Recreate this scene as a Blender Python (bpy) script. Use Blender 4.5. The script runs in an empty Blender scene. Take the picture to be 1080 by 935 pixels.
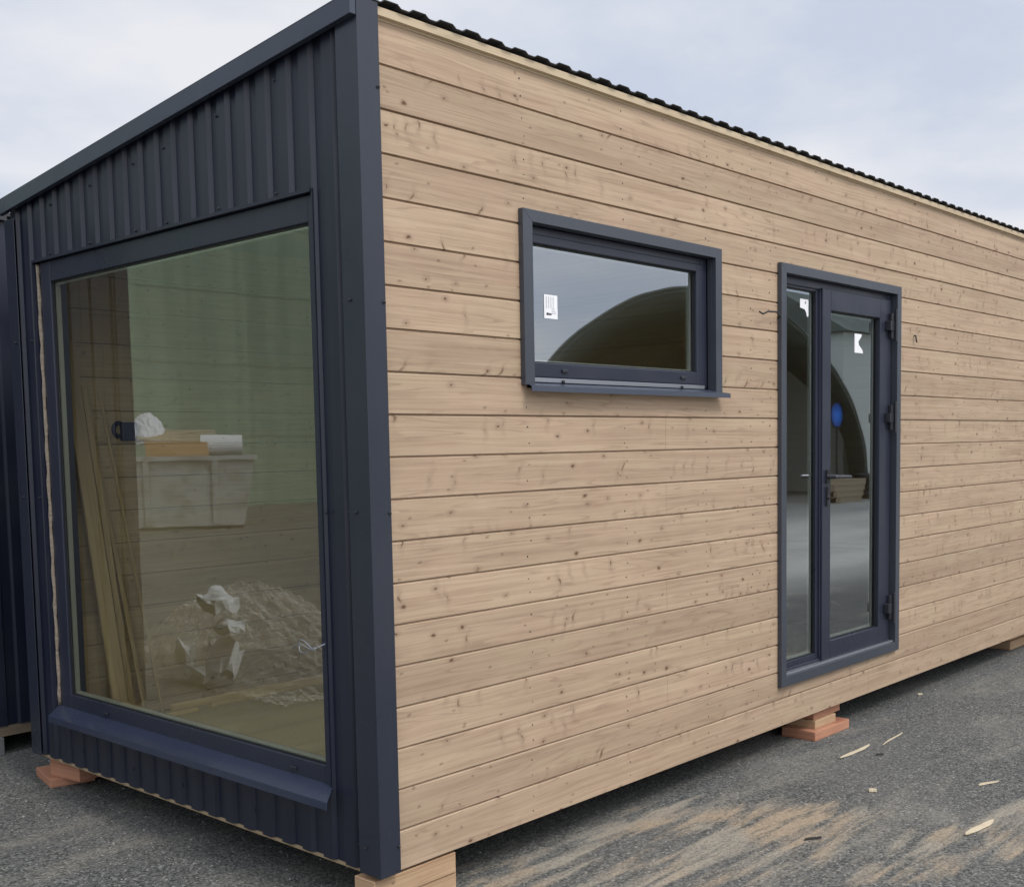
import bpy, bmesh, math, random
from mathutils import Vector, Matrix
random.seed(7)
R = math.radians
sc = bpy.context.scene
COL = sc.collection

# ---------------------------------------------------------------- camera
CAM = Vector((-2.402, -2.901, 1.436))
yaw, pit, rol = 0.7291, -0.0807, -0.0168
fwd = Vector((math.cos(pit)*math.cos(yaw), math.cos(pit)*math.sin(yaw), math.sin(pit)))
rt = Vector((math.sin(yaw), -math.cos(yaw), 0)); up = rt.cross(fwd)
r2 = math.cos(rol)*rt + math.sin(rol)*up
u2 = -math.sin(rol)*rt + math.cos(rol)*up
cd = bpy.data.cameras.new('camera'); cam = bpy.data.objects.new('camera', cd); COL.objects.link(cam)
M = Matrix((r2, u2, -fwd)).transposed().to_4x4(); M.translation = CAM
cam.matrix_world = M
cd.sensor_width = 36; cd.sensor_fit = 'HORIZONTAL'
cd.lens = 36*1213.1/1080
cd.shift_x = -0.0285; cd.shift_y = 0.0914
cd.clip_start = 0.05; cd.clip_end = 2000
sc.camera = cam

# ---------------------------------------------------------------- render / world / sun
sc.render.engine = 'CYCLES'
sc.cycles.use_denoising = True
sc.cycles.max_bounces = 8; sc.cycles.transparent_max_bounces = 12
sc.cycles.caustics_reflective = False; sc.cycles.caustics_refractive = False
sc.view_settings.view_transform = 'Standard'; sc.view_settings.look = 'None'
sc.view_settings.gamma = 1; sc.view_settings.use_curve_mapping = False
sc.view_settings.exposure = 0.08

SUN_EL, SUN_DIR = R(52), Vector((-0.10, -1.0, 0)).normalized()
sunv = Vector((SUN_DIR.x*math.cos(SUN_EL), SUN_DIR.y*math.cos(SUN_EL), math.sin(SUN_EL)))
w = bpy.data.worlds.new('World'); sc.world = w; w.use_nodes = True
nt = w.node_tree; nt.nodes.clear()
def wn(t, **k):
    n = nt.nodes.new(t)
    for a, b in k.items(): setattr(n, a, b)
    return n
wo = wn('ShaderNodeOutputWorld'); bg = wn('ShaderNodeBackground'); bg.inputs['Strength'].default_value = 0.10
sky = wn('ShaderNodeTexSky', sky_type='NISHITA'); sky.sun_disc = False
sky.sun_elevation = SUN_EL; sky.sun_rotation = math.atan2(sunv.x, sunv.y); sky.dust_density = 2.0
tc = wn('ShaderNodeTexCoord')
# cloud layer: direction projected on a flat deck, soft large clouds
sep = wn('ShaderNodeSeparateXYZ'); nt.links.new(tc.outputs['Generated'], sep.inputs[0])
def wm(op, a, b=None, c=None, clamp=False):
    n = wn('ShaderNodeMath', operation=op, use_clamp=clamp)
    for i, v in enumerate((a, b, c)):
        if v is None: continue
        if isinstance(v, (int, float)): n.inputs[i].default_value = v
        else: nt.links.new(v, n.inputs[i])
    return n.outputs[0]
zz = wm('ADD', wm('MAXIMUM', sep.outputs[2], 0.0), 0.22)
px = wm('DIVIDE', sep.outputs[0], zz); py = wm('DIVIDE', sep.outputs[1], zz)
cmb = wn('ShaderNodeCombineXYZ'); nt.links.new(px, cmb.inputs[0]); nt.links.new(py, cmb.inputs[1])
cn = wn('ShaderNodeTexNoise'); cn.inputs['Scale'].default_value = 1.15; cn.inputs['Detail'].default_value = 7
cn.inputs['Roughness'].default_value = 0.56; cn.inputs['Distortion'].default_value = 0.15
mp = wn('ShaderNodeMapping'); mp.inputs['Location'].default_value = (3.1, 1.7, 0); nt.links.new(cmb.outputs[0], mp.inputs[0])
nt.links.new(mp.outputs[0], cn.inputs['Vector'])
cr = wn('ShaderNodeValToRGB'); e = cr.color_ramp.elements
e[0].position = 0.38; e[0].color = (5.8, 6.4, 7.6, 1)
e[1].position = 0.60; e[1].color = (8.2, 8.25, 8.6, 1)
nt.links.new(cn.outputs['Fac'], cr.inputs['Fac'])
# thinner, brighter cloud towards the sun
vd = wn('ShaderNodeVectorMath', operation='DOT_PRODUCT'); nt.links.new(tc.outputs['Generated'], vd.inputs[0]); vd.inputs[1].default_value = sunv
glow = wm('POWER', wm('MAXIMUM', vd.outputs['Value'], 0.0), 3.0)
gs = wm('MULTIPLY_ADD', glow, 1.9, 1.0)
cs = wn('ShaderNodeVectorMath', operation='SCALE'); nt.links.new(cr.outputs['Color'], cs.inputs[0]); nt.links.new(gs, cs.inputs['Scale'])
mx = wn('ShaderNodeMix', data_type='RGBA'); mx.inputs['Factor'].default_value = 0.93
nt.links.new(sky.outputs['Color'], mx.inputs['A']); nt.links.new(cs.outputs[0], mx.inputs['B'])
nt.links.new(mx.outputs['Result'], bg.inputs['Color']); nt.links.new(bg.outputs[0], wo.inputs['Surface'])

sl = bpy.data.lights.new('sun', 'SUN'); sl.energy = 1.5; sl.angle = R(16); sl.color = (1, 0.95, 0.88)
so = bpy.data.objects.new('sun', sl); COL.objects.link(so)
so.rotation_euler = sunv.to_track_quat('Z', 'Y').to_euler()

# ---------------------------------------------------------------- material helper
class Mat:
    def __init__(s, name, base=(.5,.5,.5), rough=.5, metal=0., spec=None):
        s.m = bpy.data.materials.new(name); s.m.use_nodes = True; s.t = s.m.node_tree
        s.b = s.t.nodes['Principled BSDF']; s.b.inputs['Base Color'].default_value = (*base, 1)
        s.b.inputs['Roughness'].default_value = rough; s.b.inputs['Metallic'].default_value = metal
        if spec is not None: s.b.inputs['Specular IOR Level'].default_value = spec
        s._co = None
    def n(s, t, **k):
        n = s.t.nodes.new(t)
        for a, b in k.items(): setattr(n, a, b)
        return n
    def l(s, a, b): s.t.links.new(a, b)
    def co(s):
        if s._co is None: s._co = s.n('ShaderNodeTexCoord').outputs['Object']
        return s._co
    def xyz(s, v=None):
        n = s.n('ShaderNodeSeparateXYZ'); s.l(v or s.co(), n.inputs[0]); return n.outputs
    def math(s, op, a, b=None, c=None, clamp=False):
        n = s.n('ShaderNodeMath', operation=op, use_clamp=clamp)
        for i, v in enumerate((a, b, c)):
            if v is None: continue
            if isinstance(v, (int, float)): n.inputs[i].default_value = v
            else: s.l(v, n.inputs[i])
        return n.outputs[0]
    def vec(s, x=0., y=0., z=0.):
        n = s.n('ShaderNodeCombineXYZ')
        for i, v in enumerate((x, y, z)):
            if isinstance(v, (int, float)): n.inputs[i].default_value = v
            else: s.l(v, n.inputs[i])
        return n.outputs[0]
    def noise(s, v=None, scale=5., detail=3., rough=.5, dist=0.):
        n = s.n('ShaderNodeTexNoise'); s.l(v or s.co(), n.inputs['Vector'])
        n.inputs['Scale'].default_value = scale; n.inputs['Detail'].default_value = detail
        n.inputs['Roughness'].default_value = rough; n.inputs['Distortion'].default_value = dist
        return n.outputs['Fac']
    def map(s, v, scale=(1,1,1), loc=(0,0,0), rot=(0,0,0)):
        n = s.n('ShaderNodeMapping'); s.l(v or s.co(), n.inputs[0]); n.inputs['Scale'].default_value = scale
        n.inputs['Location'].default_value = loc; n.inputs['Rotation'].default_value = rot; return n.outputs[0]
    def rng(s, v, a, b, c=0., d=1.):
        n = s.n('ShaderNodeMapRange'); n.interpolation_type = 'SMOOTHSTEP'; s.l(v, n.inputs[0])
        for i, q in enumerate((a, b, c, d)): n.inputs[i+1].default_value = q
        return n.outputs[0]
    def mix(s, f, a, b, mode='MIX'):
        n = s.n('ShaderNodeMix', data_type='RGBA', blend_type=mode)
        for k, v in (('Factor', f), ('A', a), ('B', b)):
            sock = [i for i in n.inputs if i.name == k and (i.type == ('VALUE' if k == 'Factor' else 'RGBA'))][0]
            if isinstance(v, (int, float)): sock.default_value = v
            elif isinstance(v, tuple): sock.default_value = (*v, 1)
            else: s.l(v, sock)
        return [o for o in n.outputs if o.type == 'RGBA'][0]
    def col(s, v): s.l(v, s.b.inputs['Base Color'])
    def rgh(s, v): s.l(v, s.b.inputs['Roughness'])
    def bump(s, h, strength=.3, dist=.002):
        n = s.n('ShaderNodeBump'); n.inputs['Strength'].default_value = strength; n.inputs['Distance'].default_value = dist
        s.l(h, n.inputs['Height']); s.l(n.outputs[0], s.b.inputs['Normal'])

def wood_mat(name, light, dark, pitch=0.14, axis='x', zoff=0., knots=True, contrast=1.0, rough=.62, tint=.10, kstr=1.0):
    """sawn spruce; grain runs along `axis`, one tone and grain offset per board of height `pitch`"""
    k = Mat(name, light, rough, spec=.25)
    x, y, z = k.xyz()
    a, c = (x, z) if axis == 'x' else (y, z) if axis == 'y' else (z, k.math('ADD', x, y))
    idx = k.math('FLOOR', k.math('DIVIDE', k.math('ADD', c, zoff), pitch))
    wnz = k.n('ShaderNodeTexWhiteNoise'); wnz.noise_dimensions = '1D'; k.l(idx, wnz.inputs['W'])
    off = k.math('MULTIPLY', wnz.outputs['Value'], 37.0)
    xo = k.math('ADD', a, off)
    warp = k.noise(k.vec(k.math('MULTIPLY', xo, 1.2), 0., k.math('MULTIPLY', c, 9.)), 1., 2.)
    cz = k.math('MULTIPLY_ADD', warp, .035, c)
    fine = k.noise(k.vec(k.math('MULTIPLY', xo, 3.5), 0., k.math('MULTIPLY', c, 330.)), 1., 4., .6)
    cath = k.noise(k.vec(k.math('MULTIPLY', xo, .7), 0., k.math('MULTIPLY', cz, 75.)), 1., 3., .55)
    broad = k.noise(k.vec(k.math('MULTIPLY', xo, 1.3), 0., k.math('MULTIPLY', c, 14.)), 1., 3., .5)
    blotch = k.noise(k.vec(k.math('MULTIPLY', xo, 5.), 0., k.math('MULTIPLY', c, 11.)), 1., 4., .6)
    f = k.math('ADD', k.math('MULTIPLY', k.rng(cath, .38, .66), .34*contrast), k.math('MULTIPLY', k.rng(fine, .35, .7), .28*contrast))
    f = k.math('ADD', f, k.math('MULTIPLY', k.rng(broad, .35, .7), .30*contrast))
    f = k.math('ADD', f, k.math('MULTIPLY', k.math('SUBTRACT', blotch, .5), .35*contrast), clamp=True)
    hue = k.noise(k.vec(k.math('MULTIPLY', xo, 1.9), 0., k.math('MULTIPLY', c, 5.)), 1., 3., .55)
    warm = k.mix(k.rng(hue, .36, .64), tuple(q*m for q, m in zip(light, (.97, .985, .93))), tuple(q*m for q, m in zip(light, (1.01, .985, .96))))
    col = k.mix(f, warm, dark)
    ring = k.math('FRACT', k.math('MULTIPLY', k.noise(k.vec(k.math('MULTIPLY', xo, .55), 0., k.math('MULTIPLY', cz, 13.)), 1., 2., .4), 15.))
    rl = k.math('MULTIPLY', k.rng(ring, .72, .95), k.rng(blotch, .30, .62))
    col = k.mix(k.math('MULTIPLY', rl, .46*contrast), col, tuple(q*.80 for q in dark))
    tone = k.math('MULTIPLY_ADD', k.math('SUBTRACT', wnz.outputs['Value'], .5), tint*2, 1.0)
    tn = k.n('ShaderNodeVectorMath', operation='SCALE'); k.l(col, tn.inputs[0]); k.l(tone, tn.inputs['Scale'])
    col = tn.outputs[0]
    h = fine
    if knots:
        wob = k.math('MULTIPLY', k.math('SUBTRACT', k.noise(k.vec(k.math('MULTIPLY', xo, 40.), 0., k.math('MULTIPLY', c, 40.)), 1., 2.), .5), .016)
        xw = k.math('ADD', xo, wob); cw = k.math('ADD', c, wob)
        # round knots
        v = k.n('ShaderNodeTexVoronoi', voronoi_dimensions='2D'); v.inputs['Scale'].default_value = 1.0
        k.l(k.vec(k.math('MULTIPLY', xw, 5.5), k.math('MULTIPLY', cw, 9.)), v.inputs['Vector'])
        cs_ = k.n('ShaderNodeSeparateColor'); k.l(v.outputs['Color'], cs_.inputs[0])
        keep = k.math('GREATER_THAN', cs_.outputs[0], .60)
        dk = k.math('MULTIPLY', v.outputs['Distance'], k.math('MULTIPLY_ADD', cs_.outputs[1], 1.7, .75))
        core = k.math('MULTIPLY', k.rng(dk, .026, .068, 1., 0.), keep)
        halo = k.math('MULTIPLY', k.rng(v.outputs['Distance'], .03, .17, 1., 0.), keep)
        # slanted spike knots and the cracks round them
        bow = k.math('MULTIPLY', k.math('SINE', k.math('MULTIPLY', c, 110.)), .005)
        sl_ = k.math('ADD', k.math('MULTIPLY', cw, k.math('MULTIPLY', k.math('SUBTRACT', wnz.outputs['Value'], .72), 1.5)), k.math('ADD', xw, bow))
        v2 = k.n('ShaderNodeTexVoronoi', voronoi_dimensions='2D'); v2.inputs['Scale'].default_value = 1.0
        k.l(k.vec(k.math('MULTIPLY', sl_, 15.), k.math('MULTIPLY', cw, 5.2)), v2.inputs['Vector'])
        c2 = k.n('ShaderNodeSeparateColor'); k.l(v2.outputs['Color'], c2.inputs[0])
        keep2 = k.math('GREATER_THAN', c2.outputs[1], .70)
        spike = k.math('MULTIPLY', k.rng(k.math('MULTIPLY', v2.outputs['Distance'], k.math('MULTIPLY_ADD', c2.outputs[0], 1.6, .6)), .02, .10, 1., 0.), keep2)
        spk = k.math('MULTIPLY', spike, k.rng(blotch, .36, .52))
        shalo = k.math('MULTIPLY', k.rng(v2.outputs['Distance'], .06, .34, 1., 0.), keep2)
        col = k.mix(k.math('MULTIPLY', k.math('MAXIMUM', halo, k.math('MULTIPLY', shalo, .55)), .42*kstr), col, tuple(q*.74 for q in dark))
        col = k.mix(k.math('MULTIPLY', k.math('MAXIMUM', core, k.math('MULTIPLY', spk, .85)), .92*kstr), col, (.115, .062, .034))
        # resin / filler flecks, pale
        v3 = k.n('ShaderNodeTexVoronoi', voronoi_dimensions='2D'); v3.inputs['Scale'].default_value = 1.0
        k.l(k.vec(k.math('MULTIPLY', xw, 14.), k.math('MULTIPLY', cw, 26.)), v3.inputs['Vector'])
        c3 = k.n('ShaderNodeSeparateColor'); k.l(v3.outputs['Color'], c3.inputs[0])
        fl = k.math('MULTIPLY', k.rng(v3.outputs['Distance'], .08, .16, 1., 0.), k.math('GREATER_THAN', c3.outputs[2], .93))
        col = k.mix(k.math('MULTIPLY', fl, .5), col, (.14, .09, .055))
    k.col(col)
    k.bump(h, .25, .0015)
    return k.m

def metal_mat(name, base, rough=.38, grime=.12):
    k = Mat(name, base, rough, 0.0, spec=.5)
    big = k.noise(None, 2.2, 4.); streak = k.noise(k.map(None, (9, 9, .8)), 1., 4., .6)
    f = k.math('MULTIPLY', k.rng(k.math('ADD', k.math('MULTIPLY', big, .5), k.math('MULTIPLY', streak, .5)), .40, .72), grime)
    k.col(k.mix(f, base, (.16, .16, .17)))
    k.rgh(k.rng(big, .3, .7, rough-.06, rough+.10))
    k.bump(k.noise(k.map(None, (1,1,.45)), 4.5, 3.), .16, .02)
    return k.m

NAVY = (.016, .0215, .042)
m_navy = metal_mat('anthracite_sheet', (.0105,.0142,.029), .36, .05)
m_trim = metal_mat('anthracite_trim', (.038, .047, .070), .30, .05)
m_casing = metal_mat('casing_sheet', (.046, .053, .068), .32, .05)
m_corner = metal_mat('anthracite_corner', (.021, .026, .040), .28, .05)
m_frame = metal_mat('anthracite_pvc', (.019, .0235, .040), .32, .03)
m_frame2 = metal_mat('charcoal_hardware', (.022, .024, .030), .3, .02)
m_roof = metal_mat('roof_sheet', (.030, .031, .034), .5, .1)
m_sill = metal_mat('sill_sheet', (.026,.034,.062), .22, .03)  # same paint as the wall sheet, sky sheen lightened into the colour
m_neigh = metal_mat('navy_sheet_neighbour', (.010, .013, .028), .45, .05)
m_wood = wood_mat('spruce_cladding', (.480, .360, .258), (.300, .205, .138), tint=.085)
m_woodi = wood_mat('interior_spruce', (.58, .47, .33), (.40, .30, .19), pitch=.16, zoff=-.01, contrast=.7, kstr=.35)
m_trimwood = wood_mat('pale_batten', (.56, .46, .33), (.42, .32, .21), pitch=.5, knots=False)
m_beam = wood_mat('floor_timber', (.40,.31,.20), (.28,.20,.12), pitch=.5, knots=False)
m_block = wood_mat('raw_block', (.52, .36, .23), (.36, .22, .13), pitch=.5, contrast=1.3, tint=0)
m_red = wood_mat('reddish_block', (.50, .26, .17), (.34, .14, .085), pitch=.5, contrast=1.2, knots=False)
m_handle = Mat('dark_chrome', (.10,.10,.11), .16, .8).m
m_batten = wood_mat('yellow_pine', (.78,.62,.34), (.66,.50,.25), knots=False, pitch=.5, contrast=.5, tint=0)
m_ply = wood_mat('floor_board', (.62, .52, .31), (.46, .36, .19), pitch=.12, axis='y', knots=False)
m_lean = wood_mat('planed_plank', (.62, .49, .31), (.46, .34, .20), axis='z', pitch=.09, contrast=.8, knots=False)
m_dark = Mat('dark_membrane', (.012, .011, .010), .9).m
m_black = Mat('black_rubber', (.010, .010, .011), .5).m
m_alu = Mat('aluminium_strip', (.42, .44, .48), .30, .75).m
m_edge = Mat('spacer_bar', (.50, .52, .50), .35, .4).m
m_white = Mat('white_label', (.82, .82, .84), .5).m
m_grey = Mat('grey_print', (.35, .36, .38), .6).m
m_ink = Mat('black_print', (.02, .02, .02), .6).m
k = Mat('pu_foam', (.24, .20, .155), .8); k.bump(k.noise(None, 60., 4.), .8, .01); m_foam = k.m
m_ceiling = Mat('ceiling_board', (.34, .28, .20), .8).m
m_navyblue = Mat('navy_plastic', (.015, .022, .07), .4).m

def glass_mat(name, r0=.17, tint=(.960, .970, .900), refl=(.93, .97, .95)):
    m = bpy.data.materials.new(name); m.use_nodes = True; t = m.node_tree; t.nodes.clear()
    N = t.nodes.new
    o = N('ShaderNodeOutputMaterial'); mixs = N('ShaderNodeMixShader'); tr = N('ShaderNodeBsdfTransparent'); gl = N('ShaderNodeBsdfGlossy')
    tr.inputs[0].default_value = (*tint, 1); gl.inputs['Roughness'].default_value = .012; gl.inputs[0].default_value = (*refl, 1)
    g = N('ShaderNodeNewGeometry'); d = N('ShaderNodeVectorMath'); d.operation = 'DOT_PRODUCT'
    t.links.new(g.outputs['Incoming'], d.inputs[0]); t.links.new(g.outputs['Normal'], d.inputs[1])
    def mt(op, a, b):
        n = N('ShaderNodeMath'); n.operation = op
        for i, v in enumerate((a, b)):
            if isinstance(v, (int, float)): n.inputs[i].default_value = v
            else: t.links.new(v, n.inputs[i])
        return n.outputs[0]
    ab = N('ShaderNodeMath'); ab.operation = 'ABSOLUTE'; t.links.new(d.outputs['Value'], ab.inputs[0])
    p = mt('POWER', mt('SUBTRACT', 1.0, ab.outputs[0]), 5.0)
    f = mt('ADD', mt('MULTIPLY', p, 1-r0), r0)
    ff = mt('MULTIPLY', mt('MULTIPLY', f, 1.3), mt('SUBTRACT', 1.0, g.outputs['Backfacing']))
    t.links.new(ff, mixs.inputs[0]); t.links.new(tr.outputs[0], mixs.inputs[1]); t.links.new(gl.outputs[0], mixs.inputs[2])
    # faint float-glass waviness
    nz = N('ShaderNodeTexNoise'); nz.inputs['Scale'].default_value = 1.6; tc_ = N('ShaderNodeTexCoord'); t.links.new(tc_.outputs['Object'], nz.inputs['Vector'])
    bp = N('ShaderNodeBump'); bp.inputs['Strength'].default_value = .02; bp.inputs['Distance'].default_value = .02
    t.links.new(nz.outputs['Fac'], bp.inputs['Height']); t.links.new(bp.outputs[0], gl.inputs['Normal'])
    t.links.new(mixs.outputs[0], o.inputs['Surface'])
    return m
m_glass = glass_mat('double_glazing')
m_glass2 = glass_mat('door_glazing', .29, (.95, .97, .93), (.86, .93, 1.0))

# ---------------------------------------------------------------- mesh helper
class MB:
    def __init__(s): s.v = []; s.f = []; s.mi = []
    def add(s, vs, fs, mi=0):
        o = len(s.v); s.v += [tuple(v) for v in vs]; s.f += [tuple(i+o for i in f) for f in fs]; s.mi += [mi]*len(fs)
    def box(s, x0, x1, y0, y1, z0, z1, mi=0):
        s.add([(x0,y0,z0),(x1,y0,z0),(x1,y1,z0),(x0,y1,z0),(x0,y0,z1),(x1,y0,z1),(x1,y1,z1),(x0,y1,z1)],
              [(0,3,2,1),(4,5,6,7),(0,1,5,4),(1,2,6,5),(2,3,7,6),(3,0,4,7)], mi)
    def obox(s, c, size, rot, mi=0):
        m = rot if isinstance(rot, Matrix) else Matrix.Rotation(rot, 3, 'Z')
        c = Vector(c); a, b, d = (q/2 for q in size)
        vs = [c + m @ Vector((i*a, j*b, l*d)) for l in (-1,1) for i, j in ((-1,-1),(1,-1),(1,1),(-1,1))]
        s.add(vs, [(0,3,2,1),(4,5,6,7),(0,1,5,4),(1,2,6,5),(2,3,7,6),(3,0,4,7)], mi)
    def prism(s, pts, d, mi=0):
        """polygon pts (3D) pushed along vector d"""
        n = len(pts); d = Vector(d); a = [Vector(p) for p in pts]
        s.add(a + [p + d for p in a], [tuple(range(n-1,-1,-1)), tuple(range(n, 2*n))] + [(i, (i+1) % n, n+(i+1) % n, n+i) for i in range(n)], mi)
    def tube(s, pts, r, n=8, mi=0, cap=True):
        pts = [Vector(p) for p in pts]; rs = r if isinstance(r, (list, tuple)) else [r]*len(pts)
        rings = []; ref = None
        for i, p in enumerate(pts):
            t = (pts[min(i+1, len(pts)-1)] - pts[max(i-1, 0)]).normalized()
            if ref is None: ref = t.orthogonal().normalized()
            ref = (ref - t*ref.dot(t)).normalized(); b = t.cross(ref)
            rings.append([p + (ref*math.cos(2*math.pi*j/n) + b*math.sin(2*math.pi*j/n))*rs[i] for j in range(n)])
        vs = [v for q in rings for v in q]; fs = []
        for i in range(len(pts)-1):
            for j in range(n): fs.append((i*n+j, i*n+(j+1) % n, (i+1)*n+(j+1) % n, (i+1)*n+j))
        if cap: fs += [tuple(range(n-1,-1,-1)), tuple((len(pts)-1)*n+j for j in range(n))]
        s.add(vs, fs, mi)
    def build(s, name, mats, parent=None, bevel=0., smooth=False, loc=None):
        me = bpy.data.meshes.new(name); me.from_pydata(s.v, [], s.f)
        for m in (mats if isinstance(mats, (list, tuple)) else [mats]): me.materials.append(m)
        for p, i in zip(me.polygons, s.mi): p.material_index = i; p.use_smooth = smooth
        bm = bmesh.new(); bm.from_mesh(me); bmesh.ops.recalc_face_normals(bm, faces=bm.faces); bm.to_mesh(me); bm.free()
        o = bpy.data.objects.new(name, me); COL.objects.link(o)
        if parent: o.parent = parent
        if loc is not None: o.location = loc
        if bevel:
            b = o.modifiers.new('bevel', 'BEVEL'); b.width = bevel; b.segments = 2; b.limit_method = 'ANGLE'; b.angle_limit = R(40)
            b.harden_normals = False
        return o
def empty(name, loc=(0,0,0), rz=0.):
    o = bpy.data.objects.new(name, None); COL.objects.link(o); o.location = loc; o.rotation_euler = (0,0,rz); o.empty_display_size = .1
    return o
def tag(o, label, cat, group=None, kind=None):
    if label: o['label'] = label
    if cat: o['category'] = cat
    if group: o['group'] = group
    if kind: o['kind'] = kind
    return o

G = -0.15          # ground level; module floor frame bottom is at z = 0
# ================================================================ GROUND
def ground():
    b = MB()
    xs = [-600,-60,-12,-5]+[-5+i*.5 for i in range(1,33)]+[20,60,600]; ys = [-600,-60,-12,-6]+[-6+i*.5 for i in range(1,25)]+[12,60,600]
    vs = [(x,y,G) for y in ys for x in xs]; n = len(xs)
    fs = [(j*n+i, j*n+i+1, (j+1)*n+i+1, (j+1)*n+i) for j in range(len(ys)-1) for i in range(n-1)]
    b.add(vs, fs)
    k = Mat('asphalt', (.06,.06,.06), .9, spec=.25)
    x, y, z = k.xyz()
    gr = k.n('ShaderNodeTexVoronoi'); gr.inputs['Scale'].default_value = 115.; k.l(k.co(), gr.inputs['Vector'])
    gc = k.n('ShaderNodeSeparateColor'); k.l(gr.outputs['Color'], gc.inputs[0])
    fine = k.noise(None, 230., 3., .6); mid = k.noise(None, 34., 4., .7); big = k.noise(None, 1.1, 4., .55)
    v = k.math('ADD', k.math('MULTIPLY', gc.outputs[0], .45), k.math('MULTIPLY', fine, .55))
    base = k.mix(k.rng(v, .22, .85), (.029,.031,.030), (.172,.175,.163))
    base = k.mix(k.math('MULTIPLY', k.rng(mid, .42, .72), .45), base, (.15,.147,.140))
    base = k.mix(k.math('MULTIPLY', k.rng(big, .38, .66), .22), base, (.16,.155,.145))
    stone = k.math('GREATER_THAN', gc.outputs[1], .955)
    base = k.mix(k.math('MULTIPLY', stone, .55), base, (.34,.33,.31))
    # dried puddle outlines and washed sand: bands drawn along the run-off direction (parallel to the wall, slightly turned)
    st = k.map(None, (.85, 5.2, 1), (0,0,0), (0,0,R(4)))
    s1 = k.noise(st, 1.0, 5., .62, .7); s2 = k.noise(k.map(None, (2.2, 15., 1), (5,2,0), (0,0,R(4))), 1., 5., .65, .5)
    def blob(cx, cy, rx, ry, ang=0.):
        m = k.map(None, (1,1,0), (0,0,0)); n2 = k.n('ShaderNodeVectorMath', operation='SUBTRACT'); k.l(m, n2.inputs[0]); n2.inputs[1].default_value = (cx,cy,0)
        ro = k.map(n2.outputs[0], (1,1,1), (0,0,0), (0,0,-ang)); sc_ = k.n('ShaderNodeVectorMath', operation='DIVIDE'); k.l(ro, sc_.inputs[0]); sc_.inputs[1].default_value = (rx,ry,1)
        ln = k.n('ShaderNodeVectorMath', operation='LENGTH'); k.l(sc_.outputs[0], ln.inputs[0])
        return k.rng(ln.outputs['Value'], .35, 1.15, 1., 0.)
    area = blob(1.35, -.45, 1.5, .85, R(-28))
    area = k.math('MAXIMUM', area, blob(1.75, -1.1, .75, .45, R(-10)))
    area = k.math('MAXIMUM', area, k.math('MULTIPLY', blob(.7, .15, .6, .35, 0), .85))
    area = k.math('MAXIMUM', area, k.math('MULTIPLY', blob(3.2, -.85, .8, .35, R(-20)), .45))
    area = k.math('MAXIMUM', area, k.math('MULTIPLY', blob(-.15, 1.6, .5, 1.4, R(0)), .45))
    area = k.math('MAXIMUM', area, k.math('MULTIPLY', blob(-7., 6., 9., 9.), .35))
    area = k.math('MAXIMUM', area, k.math('MULTIPLY', blob(2.35, -1.35, .9, .40, R(-6)), 1.))
    area = k.math('MAXIMUM', area, k.math('MULTIPLY', blob(.75, -.05, .75, .32, R(-20)), 1.))
    sm = k.math('ADD', k.math('MULTIPLY', s1, .60), k.math('MULTIPLY', s2, .40))
    sand = k.rng(k.math('ADD', sm, k.math('MULTIPLY_ADD', area, .38, -.38)), .42, .56)
    sand = k.math('MULTIPLY', sand, k.rng(v, .10, .62, .55, 1.))
    sandc = k.mix(k.rng(k.noise(None, 2.4, 3.), .42, .62), (.33,.295,.235), (.385,.300,.205))
    base = k.mix(k.math('MULTIPLY', sand, .80), base, sandc)
    dust = k.math('MULTIPLY', k.rng(k.noise(k.map(None, (.9,2.6,1), (9,4,0), (0,0,R(-9))), 1., 6., .65, .6), .50, .66), .40)
    base = k.mix(k.math('MULTIPLY', dust, k.rng(v,.1,.7,.4,1.)), base, (.27,.25,.21))
    # unseen ground out in the yard, paleness added to brighten the door glass reflection
    yard = k.math('MULTIPLY', k.rng(y, -4.2, -2.4, 1., 0.), k.rng(k.noise(k.map(None, (.25,.9,1)), 1., 4.), .30, .55, .72, 1.))
    base = k.mix(yard, base, k.mix(k.rng(v, .2, .8), (.36,.35,.31), (.52,.51,.46)))
    k.col(base)
    h = k.math('ADD', k.math('MULTIPLY', gr.outputs['Distance'], -1.), k.math('MULTIPLY', fine, .6))
    k.bump(h, .6, .0035)
    return b.build('ground', k.m)
g_ = ground(); g_['kind'] = 'structure'

# ================================================================ CABIN
PITCH, NB, L, W = .14, 20, 8.0, 2.51
PERIOD = .1215
cabin = empty('timber_cabin', (0,0,0))
tag(cabin, 'pale board cabin with dark metal end wall, big picture window and glazed door', 'cabin')

WIN = (.80, 2.02, 1.665, 2.25)      # opening x0,x1,z0,z1 in the long wall
DOOR = (2.645, 3.89, .255, 2.247)
PW = (.244, 2.274, .254, 2.283)     # opening y0,y1,z0,z1 in the end wall

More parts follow.
